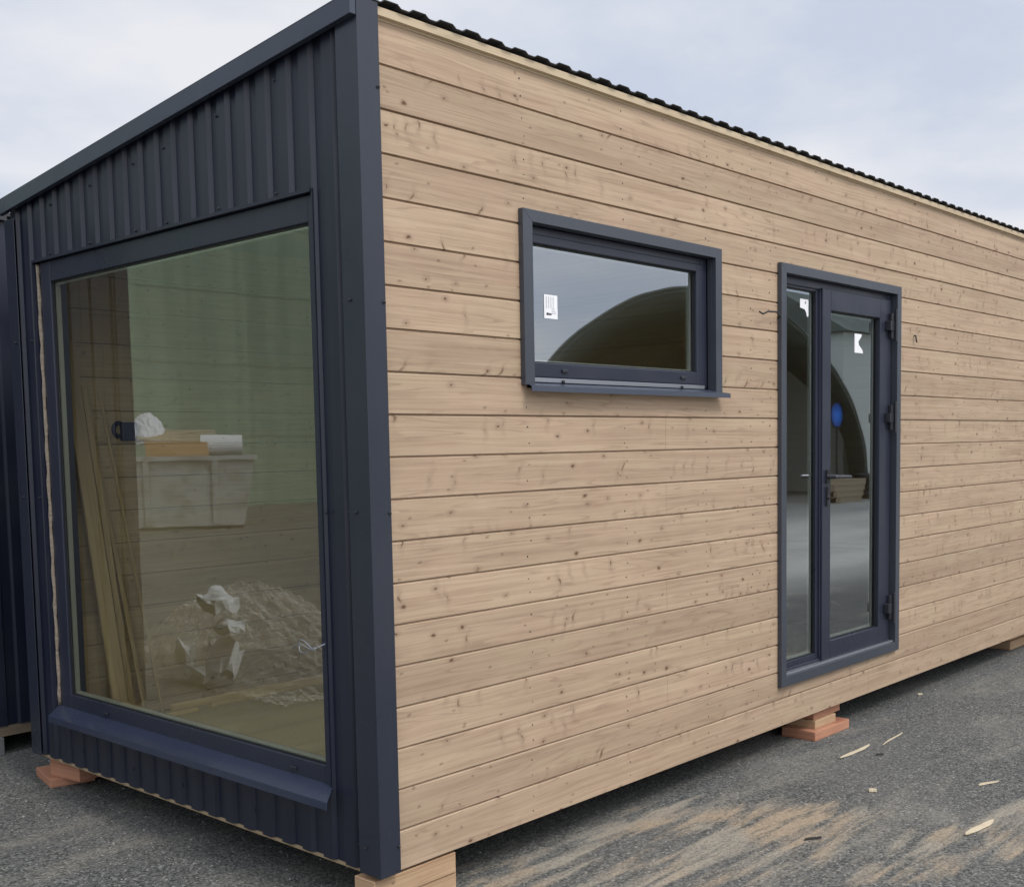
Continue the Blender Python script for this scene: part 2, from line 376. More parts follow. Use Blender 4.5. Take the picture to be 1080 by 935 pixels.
# ---- long wall: bevelled horizontal boards, cut round both openings
def clip(poly, z, keep_above):
    out = []
    for i in range(len(poly)):
        a, b = poly[i], poly[(i+1) % len(poly)]
        ia = (a[1] >= z) == keep_above or a[1] == z; ib = (b[1] >= z) == keep_above or b[1] == z
        if ia: out.append(a)
        if ia != ib:
            t = (z-a[1])/(b[1]-a[1]); out.append((a[0]+t*(b[0]-a[0]), z))
    return out
def board_prof(z0):
    z1 = z0+PITCH-.0065
    return [(.020, z0), (.0015, z0), (0., z0+.0012), (0., z1-.0035), (.0045, z1), (.0095, z1), (.0095, z1+.0058), (.020, z1+.0058)]
wb = MB()
rnd = random.Random(3)
for i in range(NB):
    z0 = i*PITCH + .004
    prof = board_prof(z0)
    jit = rnd.uniform(-.0007, .0007)
    prof = [(y+jit if y < .01 else y, z) for y, z in prof]
    cuts = sorted(rnd.sample([3.02, 4.85, 5.45, 6.05, 1.66, 6.65, 4.25], 2)); 
    if i in (0,1): cuts = [3.6 if i == 0 else 4.2, 6.0]
    edges = sorted(set([.07, L-.01] + cuts + [WIN[0]-.02, WIN[1]+.02, DOOR[0]-.02, DOOR[1]+.02]))
    for a, b in zip(edges[:-1], edges[1:]):
        m = (a+b)/2
        parts = [prof]
        for O in (WIN, DOOR):
            if O[0]-.02 < m < O[1]+.02:
                np_ = []
                zl, zh = O[2]-.02, O[3]+.02
                for pz in parts:
                    zs = [q[1] for q in pz]
                    if min(zs) >= zl and max(zs) <= zh: continue
                    if max(zs) <= zl or min(zs) >= zh: np_.append(pz); continue
                    if min(zs) < zl: np_.append(clip(pz, zl, False))
                    if max(zs) > zh: np_.append(clip(pz, zh, True))
                parts = np_
        gap = .0007 if b in cuts else 0; gap2 = .0007 if a in cuts else 0
        for pz in parts:
            if len(pz) < 3: continue
            wb.prism([(a+gap2, y, z) for y, z in pz], (b-gap-a-gap2, 0, 0), 0)
# nail heads, two per board on every stud
for xs_ in (.776, 2.36, 2.52, 4.22, 4.82, 5.42, 6.02, 6.62, 7.2, 1.376, 1.976):
    for i in range(NB):
        for dz in (.036, .098):
            x_ = xs_+rnd.uniform(-.012,.012); z_ = i*PITCH+dz+rnd.uniform(-.006,.006)
            if any(O[0]-.06 < x_ < O[1]+.06 and O[2]-.06 < z_ < O[3]+.06 for O in (WIN, DOOR)): continue
            n = 7; rr = rnd.uniform(.0022, .0034)
            wb.prism([(x_+rr*math.cos(q*2*math.pi/n), -.0012, z_+rr*math.sin(q*2*math.pi/n)) for q in range(n)], (0,.004,0), 1)
cl = wb.build('board_cladding', [m_wood, m_ink], cabin)

# ---- wall cores (dark membrane outside, boards inside are separate)
def core_with_hole(b, ax, p0, p1, u0, u1, z0, z1, hole, zt=None):
    def bx(a, c, lo, hi):
        if ax == 'y': b.box(a, c, p0, p1, lo, hi)
        else: b.box(p0, p1, a, c, lo, hi)
    hs = sorted(hole); cur = u0
    for h in hs:
        bx(cur, h[0], z0, z1); bx(h[0], h[1], z0, h[2]); bx(h[0], h[1], h[3], z1); cur = h[1]
    bx(cur, u1, z0, z1)
b = MB(); core_with_hole(b, 'y', .022, .135, .03, L-.02, .01, 2.795, [WIN, DOOR])
b.build('wall_core', m_dark, cabin)
b = MB(); core_with_hole(b, 'x', .03, .120, .137, W-.137, .04, 2.50, [PW])
b.prism([(.03,.137,2.502),(.03,W-.137,2.502),(.03,W-.137,2.52),(.03,.137,2.755)], (.09,0,0))
b.build('end_wall_core', m_dark, cabin)
b = MB(); b.box(.03, L-.02, W-.135, W-.02, .04, 2.50); b.box(L-.14, L-.02, .137, W-.137, .04, 2.50); b.build('rear_wall_core', m_dark, cabin)

# ---- end wall: trapezoidal sheet
def ribbed(b, ua, ub, zlo, zhi, hole, put, crown=.052, slope=.011, depth=.0148, phase=0.):
    us = [(ua, None), (ub, None)]
    def dep(u):
        t = (u-phase) % PERIOD
        if t < crown: return 0.
        if t < crown+slope: return depth*(t-crown)/slope
        if t < PERIOD-slope: return depth
        return depth*(PERIOD-t)/slope
    pts = {ua, ub}
    kk = int((ua-phase)/PERIOD)-1
    while phase+kk*PERIOD < ub:
        for o in (0, crown, crown+slope, PERIOD-slope):
            u = phase+kk*PERIOD+o
            if ua < u < ub: pts.add(u)
        kk += 1
    if hole:
        for u in hole[:2]:
            if ua < u < ub: pts.add(u)
    pts = sorted(pts); pts = [p for i, p in enumerate(pts) if i == 0 or p-pts[i-1] > 1e-5]
    for a, c in zip(pts[:-1], pts[1:]):
        da, dc = dep(a+1e-6), dep(c-1e-6)
        m = (a+c)/2
        spans = [(zlo(a), zlo(c), zhi(a), zhi(c))]
        if hole and hole[0] < m < hole[1]:
            spans = [(zlo(a), zlo(c), hole[2], hole[2]), (hole[3], hole[3], zhi(a), zhi(c))]
        for l0, l1, h0, h1 in spans:
            b.add([put(a, da, l0), put(c, dc, l1), put(c, dc, h1), put(a, da, h0)], [(0,1,2,3)])
roofz = lambda y: 2.775-.1004*(y+.03)          # underside line of the fascia
b = MB()
ribbed(b, .03, W-.03, lambda u: .012, lambda u: roofz(u)+.03, PW, lambda u, d, z: (.004+d, u, z), phase=.12)
b.build('ribbed_cladding', m_navy, cabin)
b = MB(); b.box(.0195, .0285, .035, W-.03, -.004, .030); b.box(.03, L-.05, .055, .14, -.006, .008); b.box(.03, L-.05, W-.14, W-.03, -.006, .03)
for xx in [.5+i*.6 for i in range(12)]: b.box(xx, xx+.06, .15, W-.15, -.004, .03)
b.build('floor_beam', m_beam, cabin, bevel=.002)
b = MB(); b.box(.02, L-.03, .02, W-.03, .0312, .0385); b.build('underfloor_sheet', m_dark, cabin)
# rear and far sides
b = MB()
ribbed(b, .0, L, lambda u: .03, lambda u: 2.52, None, lambda u, d, z: (u, W-.004-d, z))
b.build('rear_cladding', m_navy, cabin)
b = MB()
ribbed(b, .03, W-.03, lambda u: .03, lambda u: roofz(u)+.03, None, lambda u, d, z: (L-.004-d, u, z))
b.build('far_end_cladding', m_navy, cabin)

# ---- corner trims
def corner(pts, zt, name='corner_trim'):
    b = MB(); b.prism([(x, y, .012) for x, y in pts], (0,0,zt-.012)); return b.build(name, m_corner, cabin, bevel=.0018)
corner([(-.010,-.030),(.078,-.030),(.078,-.0285),(.078,-.002),(.0765,-.002),(.0765,-.0275),(-.0075,-.0275),(-.0075,.078),(-.0105,.078)][:9], 2.842)
corner([(-.010, W+.006), (-.010, W-.09), (-.007, W-.09), (-.007, W+.003), (.08, W+.003), (.08, W+.006)], 2.50)
corner([(L+.008,-.026),(L-.075,-.026),(L-.075,-.002),(L+.006,-.002),(L+.006,.08),(L+.008,.08)], 2.80)
corner([(L+.008, W+.006), (L-.08, W+.006), (L-.08, W+.003), (L+.005, W+.003), (L+.005, W-.08), (L+.008, W-.08)], 2.5)

# ---- roof: ribbed sheet, fascia along the slope, pale batten under the high edge
b = MB()
def rp(u, d, s):   # s 0..1 down the slope
    y = -.034 + s*(W+.09); return (u, y, 2.848-.1004*(y+.03)-d)
for s0, s1 in ((0, 1),):
    def put0(u, d, z): return rp(u, d, z)
    ribbed(b, -.02, L+.03, lambda u: 0., lambda u: 1., None, put0, crown=.058, slope=.014, depth=.009, phase=.103)
rs = b.build('roof_sheet', m_roof, cabin)
sm = rs.modifiers.new('solid', 'SOLIDIFY'); sm.thickness = .002; sm.offset = -1
b = MB(); b.prism([(.01,-.02,2.803),(.01,W-.02,2.549),(.01,W-.02,2.570),(.01,-.02,2.829)], (L-.02,0,0)); b.build('roof_deck', m_trimwood, cabin)
b = MB(); b.box(.079, L-.005, -.016, -.0035, 2.8085, 2.8285)
b.box(.079, L-.005, -.0030, .021, 2.795, 2.8285)
b.build('eaves_batten', m_trimwood, cabin, bevel=.0015)
b = MB()
b.prism([(-.034,-.028,2.776),(-.034,W+.010,2.776-.1004*(W+.038)),(-.034,W+.010,2.840-.1004*(W+.038)),(-.034,-.028,2.840)], (.0325-.009,0,0))
b.prism([(-.034,-.0285,2.8405),(-.034,W+.010,2.8405-.1004*(W+.038)),(-.034,W+.010,2.844-.1004*(W+.038)),(-.034,-.0285,2.844)], (.12,0,0.0))
b.build('roof_fascia', m_trim, cabin, bevel=.0015)

# ---- screws on the end wall and trims
scr = MB()
prof = [(0,.0),(.0065,.0),(.0065,.0022),(.004,.0026),(.004,.0068),(.0028,.008)]
def screw_mesh():
    b = MB(); n = 8; vs = []; fs = []
    for r_, h_ in prof: vs += [(-h_, r_*math.cos(j*2*math.pi/n), r_*math.sin(j*2*math.pi/n)) for j in range(n)]
    for i in range(len(prof)-1):
        for j in range(n): fs.append((i*n+j, i*n+(j+1) % n, (i+1)*n+(j+1) % n, (i+1)*n+j))
    fs.append(tuple((len(prof)-1)*n+j for j in range(n)))
    b.add(vs, fs); return b
s0 = screw_mesh().build('screw', m_frame2, cabin, loc=(0,0,0))
spots = []
for y, zt in ((.083,2.729),(.425,2.682),(.78,2.634),(1.145,2.587),(1.375,2.568),(1.729,2.540),(2.081,2.515)): spots.append((.004,y,zt-.005,0))
for y in (.433,.786,1.142,1.373,1.746,2.105): spots.append((.004,y,2.303,0))
for z in (1.907,1.225,.104): spots += [(-.011,.040,z,0),(.004,.088,z,0)]
for z in (1.23,1.94,.13): spots += [(-.011,W-.055,z,0),(.004,W-.185,z,0)]
for y in (1.587,2.03,1.2,.7): spots.append((.004,y,.095,0))
spots.append((.004,.215,1.219,0))
for z in (2.574,1.899,1.219,.103): spots.append((.070,-.030,z,1))
for i, (x, y, z, t) in enumerate(spots):
    o = s0 if i == 0 else s0.copy()
    if i: COL.objects.link(o); o.parent = cabin
    o.location = (x, y, z); o.rotation_euler = (0,0,R(90) if t else 0)

# ================================================================ picture window
pw = empty('picture_window'); pw.parent = cabin
y0, y1, z0, z1 = PW
b = MB()   # fixed frame
fo = (y0+.004, y1-.026, z0+.004, z1-.004); gl = (.288, 2.155, .334, 2.190)
def frame(b, ax, f0, f1, o, i):
    def bx(a, c, lo, hi):
        if ax == 'x': b.box(f0, f1, a, c, lo, hi)
        else: b.box(a, c, f0, f1, lo, hi)
    bx(o[0], i[0], o[2], o[3]); bx(i[1], o[1], o[2], o[3]); bx(i[0], i[1], o[2], i[2]); bx(i[0], i[1], i[3], o[3])
frame(b, 'x', .020, .095, fo, gl); b.build('frame', m_frame, pw, bevel=.003)
b = MB(); frame(b, 'x', .030, .036, (gl[0]-.002, gl[1]+.002, gl[2]-.002, gl[3]+.002), (gl[0]+.006, gl[1]-.006, gl[2]+.006, gl[3]-.006)); b.build('gasket', m_black, pw)
b = MB(); frame(b, 'x', .042, .060, (gl[0]-.001, gl[1]+.001, gl[2]-.001, gl[3]+.001), (gl[0]+.013, gl[1]-.013, gl[2]+.013, gl[3]-.013)); b.build('spacer_bar', m_edge, pw)
b = MB(); b.box(.038, .041, gl[0], gl[1], gl[2], gl[3]); b.build('pane', m_glass, pw)
b = MB()   # foam bead left between frame and cladding
pts = []
for i in range(40):
    t = i/39; pts.append((.018, y1-.013+.003*math.sin(i*1.7), z0+.02+t*(z1-z0-.03)))
b.tube(pts, [.0085+.002*math.sin(i*2.3) for i in range(40)], 8); b.build('foam_seal', m_foam, pw, smooth=True)
b = MB()   # drip sill, tilted, with folded lip
b.prism([(.019, y0-.006, z0+.018), (-.062, y0-.045, z0-.004), (-.064, y0-.045, z0-.028), (-.0625, y0-.045, z0-.028), (-.0605, y0-.045, z0-.0065), (.019, y0-.006, z0+.015)], (0, 0, 0))
b = MB()
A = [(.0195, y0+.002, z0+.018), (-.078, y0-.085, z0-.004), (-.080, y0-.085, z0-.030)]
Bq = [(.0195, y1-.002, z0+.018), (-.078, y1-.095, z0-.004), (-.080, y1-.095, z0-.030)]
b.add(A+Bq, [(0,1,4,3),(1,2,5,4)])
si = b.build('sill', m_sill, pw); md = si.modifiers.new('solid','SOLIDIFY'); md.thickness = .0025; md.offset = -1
b = MB()   # reveal flashing round the opening
b.box(.003, .0195, y0-.006, y0+.0015, z0, z1+.010); b.box(-.001, .0195, y0+.002, y1, z1-.0015, z1+.010); b.box(-.0005, .0185, y1+.0005, y1+.010, z0, z1+.009)
b.build('reveal_trim', m_navy, pw)
for yy in (.47, 1.83):
    b = MB(); b.box(.012, .0198, yy-.018, yy+.018, .287, .300); b.build('drain_cap', m_frame2, pw, bevel=.002)
b = MB()   # looped tie sticking out at the right jamb
pts = []
for i in range(22):
    t = i/21*2*math.pi; pts.append((-.010-.012*math.sin(t*.5), .320+.055*math.cos(t), .752+.014*math.sin(t)+.012*math.sin(2*t)))
b.tube(pts, .0018, 6); b.tube([(.01,.24,.772),(-.012,.30,.744),(-.02,.36,.762),(-.022,.40,.742)], .0018, 6)
b.build('tie_loop', m_alu, pw, smooth=True)

# ================================================================ trims (window/door casings)
def casing(parent, O, outer, yf=-.024, depth=.028, bottom=True, name='casing'):
    x0, x1, z0, z1 = O; X0, X1, Z0, Z1 = outer
    b = MB(); d = (0, -yf-.0008, 0)
    P = lambda x, z: (x, yf, z)
    b.prism([P(X0,Z0),P(x0,z0),P(x0,z1),P(X0,Z1)], d)
    b.prism([P(X0,Z1),P(x0,z1),P(x1,z1),P(X1,Z1)], d)
    b.prism([P(X1,Z1),P(x1,z1),P(x1,z0),P(X1,Z0)], d)
    if bottom: b.prism([P(X1,Z0),P(x1,z0),P(x0,z0),P(X0,Z0)], d)
    # returns lining the reveal
    ya, yb = -.0006, depth+.06
    b.box(x0-.003, x0, ya, yb, z0, z1); b.box(x1, x1+.003, ya, yb, z0, z1); b.box(x0, x1, ya, yb, z1, z1+.003)
    if bottom: b.box(x0, x1, ya, yb, z0-.003, z0)
    return b.build(name, m_casing, parent, bevel=.0012)

win = empty('window'); win.parent = cabin
casing(win, (WIN[0], WIN[1], 1.655, WIN[3]), (.748, 2.070, 1.655, 2.294), bottom=False)
b = MB(); frame(b, 'y', .026, .085, (WIN[0]+.001, WIN[1]-.001, 1.672, WIN[3]-.001), (.822, 1.984, 1.692, 2.214)); b.build('frame', m_frame, win, bevel=.003)
gw = (.850, 1.932, 1.744, 2.186)
b = MB(); frame(b, 'y', .020, .080, (.816, 1.990, 1.688, 2.220), gw); b.build('sash', m_frame, win, bevel=.004)
b = MB(); frame(b, 'y', .036, .042, (gw[0]-.002, gw[1]+.002, gw[2]-.002, gw[3]+.002), (gw[0]+.005, gw[1]-.005, gw[2]+.005, gw[3]-.005)); b.build('gasket', m_black, win)
b = MB(); frame(b, 'y', .053, .070, (gw[0]-.001, gw[1]+.001, gw[2]-.001, gw[3]+.001), (gw[0]+.011, gw[1]-.011, gw[2]+.011, gw[3]-.011)); b.build('spacer_bar', m_edge, win)
b = MB(); b.box(gw[0], gw[1], .044, .048, gw[2], gw[3]); b.build('pane', m_glass2, win)
b = MB(); b.add([(.79,.024,1.668),(2.035,.024,1.668),(2.092,-.052,1.650),(.750,-.052,1.650),(2.092,-.054,1.630),(.750,-.054,1.630)], [(0,1,2,3),(3,2,4,5)])
si = b.build('sill', m_trim, win); md = si.modifiers.new('solid','SOLIDIFY'); md.thickness = .0025; md.offset = -1
b = MB(); b.box(.835, 1.985, .0155, .0195, 1.6695, 1.686); b.build('drip_strip', m_alu, win, bevel=.001)
for xx in (1.019, 1.819):
    b = MB(); b.box(xx-.017, xx+.017, .012, .0198, 1.708, 1.722); b.build('drain_cap', m_frame2, win, bevel=.003)
    b = MB(); b.box(xx-.022, xx-.008, .010, .0154, 1.669, 1.679); b.build('clip', m_black, win, bevel=.001)

# label on the window: white paper, grey rows of small print, dark mark at the bottom
def label(parent, y, x0, x1, z0, z1):
    b = MB(); b.box(x0, x1, y, y+.0006, z0, z1)
    o = b.build('paper_label', m_white, parent)
    b = MB(); r_ = random.Random(5)
    w_ = x1-x0; h_ = z1-z0
    for c in range(4):
        xx = x0+w_*(.14+.17*c); zt = z1-h_*.08
        for j in range(7):
            ln = h_*r_.uniform(.03,.06)
            b.box(xx, xx+w_*.055, y-.0006, y-.0001, zt-ln, zt); zt -= ln+h_*.025
    for j in range(4):
        zt = z0+h_*(.42-.07*j); b.box(x0+w_*.55, x0+w_*r_.uniform(.75,.9), y-.0006, y-.0001, zt, zt+h_*.02)
    b.build('small_print', m_grey, o)
    b = MB(); b.box(x0+w_*.17, x0+w_*.33, y-.0007, y-.0001, z0+h_*.14, z0+h_*.24); b.box(x0+w_*.36, x0+w_*.46, y-.0007, y-.0001, z0+h_*.14, z0+h_*.23); b.box(x0+w_*.48, x0+w_*.54, y-.0007, y-.0001, z0+h_*.15, z0+h_*.22)
    b.build('dark_mark', m_ink, o)
label(win, .0425, .932, 1.010, 1.915, 2.005)

# ================================================================ door
door = empty('glazed_door'); door.parent = cabin
casing(door, DOOR, (2.596, 3.940, .206, 2.292))
b = MB(); frame(b, 'y', .018, .085, (DOOR[0]+.001, DOOR[1]-.001, DOOR[2]+.014, DOOR[3]-.001), (2.690, 3.868, .282, 2.206))
b.box(3.060, 3.096, .018, .085, .284, 2.206); b.build('frame', m_frame, door, bevel=.003)
b = MB(); b.box(DOOR[0]+.002, DOOR[1]-.002, -.012, .060, DOOR[2]+.001, DOOR[2]+.012); b.build('threshold', m_alu, door, bevel=.001)
# fixed side light
gs_ = (2.722, 3.036, .310, 2.194)
b = MB(); frame(b, 'y', .028, .080, (2.684, 3.064, .280, 2.210), gs_); b.build('side_frame', m_frame, door, bevel=.003)
b = MB(); b.box(gs_[0], gs_[1], .046, .050, gs_[2], gs_[3]); b.build('side_pane', m_glass2, door)
b = MB(); frame(b, 'y', .056, .072, (gs_[0]-.001, gs_[1]+.001, gs_[2]-.001, gs_[3]+.001), (gs_[0]+.013, gs_[1]-.013, gs_[2]+.013, gs_[3]-.013)); b.build('spacer_bar', m_edge, door)
b = MB(); frame(b, 'y', .037, .043, (gs_[0]-.002, gs_[1]+.002, gs_[2]-.002, gs_[3]+.002), (gs_[0]+.005, gs_[1]-.005, gs_[2]+.005, gs_[3]-.005)); b.build('gasket', m_black, door)
# leaf
gd = (3.156, 3.733, .364, 2.106)
b = MB(); frame(b, 'y', .006, .074, (3.066, 3.866, .268, 2.214), gd)
leaf = b.build('door_leaf', m_frame, door, bevel=.0035)
b = MB(); b.box(gd[0], gd[1], .036, .040, gd[2], gd[3]); b.build('pane', m_glass2, leaf)
b = MB(); frame(b, 'y', .048, .064, (gd[0]-.001, gd[1]+.001, gd[2]-.001, gd[3]+.001), (gd[0]+.013, gd[1]-.013, gd[2]+.013, gd[3]-.013)); b.build('spacer_bar', m_edge, leaf)
b = MB(); frame(b, 'y', .026, .032, (gd[0]-.002, gd[1]+.002, gd[2]-.002, gd[3]+.002), (gd[0]+.006, gd[1]-.006, gd[2]+.006, gd[3]-.006)); b.build('gasket', m_black, leaf)
b = MB(); b.box(3.098, 3.127, -.006, .0055, 1.205, 1.275); b.box(3.102, 3.122, -.005, .0055, 1.085, 1.185)
b.tube([(3.112,-.004,1.240),(3.112,-.052,1.240),(3.117,-.060,1.240),(3.135,-.062,1.240),(3.250,-.060,1.236)], [.012,.011,.011,.010,.009], 10)
b.tube([(3.112,-.002,1.130),(3.112,-.012,1.130)], .009, 10)
hd = b.build('handle', m_handle, leaf, bevel=.002)
for zz_ in (2.068, 1.553, .463):
    b = MB(); b.tube([(3.846,-.036,zz_-.088),(3.846,-.036,zz_+.088)], .0085, 12)
    b.box(3.790, 3.838, -.030, .0055, zz_-.028, zz_+.024); b.box(3.8385,3.8645,-.012,.0055, zz_-.07, zz_+.07)
    b.build('hinge', m_frame2, leaf, bevel=.002)
# torn stickers
b = MB(); yq = .0352
b.prism([(3.480,yq,2.008),(3.565,yq,2.008),(3.558,yq,1.992),(3.525,yq,1.968),(3.532,yq,1.948),(3.570,yq,1.925),(3.583,yq,1.905),(3.480,yq,1.905)], (0,.0006,0)); b.build('torn_sticker', m_white, leaf)
b = MB(); yq = .0452
b.prism([(2.900,yq,2.150),(2.985,yq,2.150),(2.985,yq,2.066),(2.972,yq,2.062),(2.962,yq,2.085),(2.945,yq,2.100),(2.900,yq,2.105)], (0,.0006,0))
sk = b.build('torn_sticker', m_white, door)
b = MB(); b.tube([(2.955,yq-.0008,2.133),(2.955,yq-.0001,2.133)], .008, 10); b.build('dark_mark', m_grey, sk)

# cables left sticking out of the boards
for pts in ([(2.600,.01,2.030),(2.590,-.02,2.032),(2.53,-.035,2.048),(2.46,-.03,2.046),(2.405,-.034,2.030),(2.380,-.03,2.040)],
            [(4.165,.01,2.030),(4.160,-.012,2.032),(4.150,-.018,2.020),(4.160,-.016,2.004),(4.172,-.014,1.995)]):
    b = MB(); b.tube(pts, .0042, 7); b.build('cable_tail', m_ink, cabin, smooth=True)

# ================================================================ interior
b = MB()
for i in range(16):
    za = .13+.16*i-.10
    b.box(.15, L-.15, W-.150, W-.1365, max(za,.125), min(za+.1575, 2.48))
b.build('interior_boarding', m_woodi, cabin, bevel=.002)
b = MB(); core_with_hole(b, 'y', .1365, .150, .15, L-.15, .125, 2.47, [WIN, DOOR]); b.build('front_lining', m_woodi, cabin)
b = MB(); core_with_hole(b, 'x', .1215, .135, .16, W-.152, .125, 2.47, [PW]); b.build('end_lining', m_ply, cabin)
b = MB(); b.box(.122, L-.14, .151, W-.151, .04, .123); b.build('floor', m_ply, cabin)
b = MB(); b.box(.122, L-.14, .151, W-.151, 2.472, 2.50); b.build('ceiling', m_ceiling, cabin)
for xx in (2.42, 4.9):
    b = MB(); b.box(xx, xx+.1, .1505, W-.1505, .1235, 2.4715); b.build('partition', m_woodi, cabin)

def plank(name, a, c, w_, t_, mat, lab, grp, cat='plank', face=(0,1,0)):
    a, c = Vector(a), Vector(c); ax = (c-a); Ln = ax.length; ax.normalize(); n = Vector(face); n = (n-ax*n.dot(ax)).normalized(); s_ = ax.cross(n)
    o_ = a
    b = MB(); m = Matrix((s_, n, ax)).transposed()
    b.box(-w_/2, w_/2, -t_/2, t_/2, 0, Ln)
    o = b.build(name, mat, None, bevel=.0015); M4 = m.to_4x4(); M4.translation = a; o.matrix_world = M4
    tag(o, lab, cat, grp); return o
FZ = .1245
plank('leaning_plank', (.300,2.215,FZ), (.165,2.335,1.95), .072, .018, m_lean, 'widest pale plank leaning in the corner nearest the left jamb of the picture window', 'planks leaning inside the cabin')
plank('leaning_plank', (.372,2.250,FZ), (.245,2.342,1.75), .030, .018, m_lean, 'narrow pale plank leaning just right of the widest leaning plank', 'planks leaning inside the cabin')
plank('leaning_lath', (.545,2.270,FZ), (.325,2.350,1.72), .012, .010, m_lean, 'thin light slat leaning on the inside wall, rightmost and longest of the leaning slats', 'laths leaning inside the cabin', 'lath')
plank('leaning_lath', (.455,2.280,FZ), (.270,2.350,1.60), .020, .008, m_lean, 'broad flat slat leaning between the plank pair and the long thin slat', 'laths leaning inside the cabin', 'lath')
def flat(name, a, c, w_, h_, mat, lab, grp=None, cat='slat'):
    a, c = Vector(a), Vector(c); d = c-a; Ln = d.length; an = math.atan2(d.y, d.x)
    b = MB(); b.box(-Ln/2, Ln/2, -w_/2, w_/2, 0, h_)
    o = b.build(name, mat, None, bevel=.001, loc=(a+c)/2); o.rotation_euler = (0,0,an); tag(o, lab, cat, grp); return o
flat('floor_batten', (.62,2.325,FZ), (1.60,2.318,FZ), .034, .030, m_batten, 'long pale batten lying on the cabin floor along the foot of the inside wall', 'battens on the cabin floor', 'batten')
flat('floor_batten', (.80,2.235,FZ), (1.55,2.255,FZ), .024, .016, m_batten, 'brightest slim batten on the cabin floor, out from the wall', 'battens on the cabin floor', 'batten')
flat('floor_batten', (.50,2.225,FZ), (.70,2.215,FZ), .024, .016, m_batten, 'short batten piece on the cabin floor near the leaning planks', 'battens on the cabin floor', 'batten')
b = MB(); b.box(.425,.500,W-.188,W-.1505,1.485,1.575); b.build
eb = b.build('socket_box', m_navyblue, cabin, bevel=.004)
b = MB(); b.tube([(.415+.028*math.cos(t), W-.165, 1.54+.032*math.sin(t)) for t in [i*math.pi*2/14*.9+.4 for i in range(15)]], .011, 8); b.build('cable_coil', m_navyblue, eb, smooth=True)

# ================================================================ timber blocks under the cabin
def block(x0, x1, y0, y1, z0, z1, mat, lab, grp='timber blocks under the cabins', rz=0., tilt=0.):
    b = MB(); a, c, h = (x1-x0)/2, (y1-y0)/2, z1-z0
    b.box(-a, a, -c, c, 0, h)
    o = b.build('timber_block', mat, None, bevel=.003, loc=((x0+x1)/2, (y0+y1)/2, z0)); o.rotation_euler = (tilt, 0, rz)
    tag(o, lab, 'block', grp); return o
block(-.004, .372, .012, .120, -.150, -.0815, m_block, 'tan timber block on the asphalt under the near metal corner, lower of the pair')
block(-.010, .366, .006, .110, -.081, -.0075, m_block, 'tan timber block wedged right below the near metal corner, upper of the pair')
block(2.985, 3.370, .000, .20, -.150, -.100, m_red, 'wide reddish slab on the asphalt, lowest block under the glazed door')
block(3.040, 3.270, .030, .25, -.0995, -.054, m_block, 'reddish block in the middle of the stack under the glazed door')
block(3.050, 3.345, .045, .24, -.0535, -.0075, m_red, 'top reddish tan block of the stack under the glazed door')
block(6.215, 6.62, .140, .45, -.150, -.085, m_block, 'lower pale block under the far end of the board wall')
block(6.235, 6.60, .155, .43, -.0845, -.0075, m_block, 'upper pale block under the far end of the board wall')
block(.045, .250, 2.38, 2.66, -.150, -.108, m_red, 'orange red slab poking out under the left end of the dark metal wall', rz=R(-12))

o = block(.070, .230, 2.26, 2.49, -.1075, -.0075, m_red, 'red brown block wedged on the orange red slab at the left corner', rz=R(8))
block(3.1, 3.45, 2.12, 2.42, -.150, -.0075, m_block, 'tall pale block under the rear side of the cabin, behind the door stack')
block(6.2, 6.55, 2.12, 2.42, -.150, -.0075, m_block, 'tall pale block under the rear far corner of the cabin')
# scrap of underfloor membrane hanging beside the door stack
b = MB(); b.add([(3.30,.045,-.009),(3.72,.050,-.009),(3.70,.075,-.020),(3.60,.085,-.030),(3.45,.080,-.022),(3.32,.08,-.014)], [(0,1,2,3,4,5)])
o = b.build('membrane_scrap', Mat('membrane', (.42,.42,.40), .6).m, cabin); md = o.modifiers.new('solid','SOLIDIFY'); md.thickness = .0015

# ================================================================ neighbouring cabin
nb = empty('neighbour_cabin', (-.88, 3.2, 0))
tag(nb, 'dark navy ribbed metal cabin standing behind the left end of the board cabin', 'cabin')
NL, NW, NH = 8.2, 2.5, 2.63
b = MB(); ribbed(b, 0, NL, lambda u: .0, lambda u: NH, None, lambda u, d, z: (u, .004+d, z), phase=.03)
b.build('side_cladding', m_neigh, nb)
b = MB(); ribbed(b, 0, NW, lambda u: .0, lambda u: NH, None, lambda u, d, z: (.004+d, u, z), phase=.03); b.build('end_cladding', m_neigh, nb)
b = MB(); b.box(.02, NL-.02, .02, NW, .0, NH-.005); b.build('wall_core', m_dark, nb)
b = MB(); b.box(-.02, NL+.02, -.02, NW+.04, NH+.0015, NH+.045); b.build('roof', m_roof, nb, bevel=.003)
b = MB(); b.box(-.006, .07, -.006, -.003, .0, NH-.002); b.box(-.009, -.006, -.006, .07, .0, NH-.002); b.build('corner_trim', m_neigh, nb)
b = MB(); b.box(.01, NL-.02, .012, NW-.02, -.055, -.001); b.build('floor_beam', wood_mat('weathered_beam', (.22,.18,.13), (.13,.10,.07), knots=False, pitch=.5), nb)
block(-.02, .145, 3.19, 3.50, -.150, -.056, Mat('concrete', (.14,.14,.145), .9).m, 'grey pad block under the neighbouring dark metal cabin')
block(-.85, -.55, 3.3, 3.6, -.150, -.056, m_block, 'pale block under the free corner of the neighbouring dark cabin')
block(4.6, 5.0, 3.25, 3.6, -.150, -.056, m_block, 'pale block under the middle of the neighbouring dark cabin')

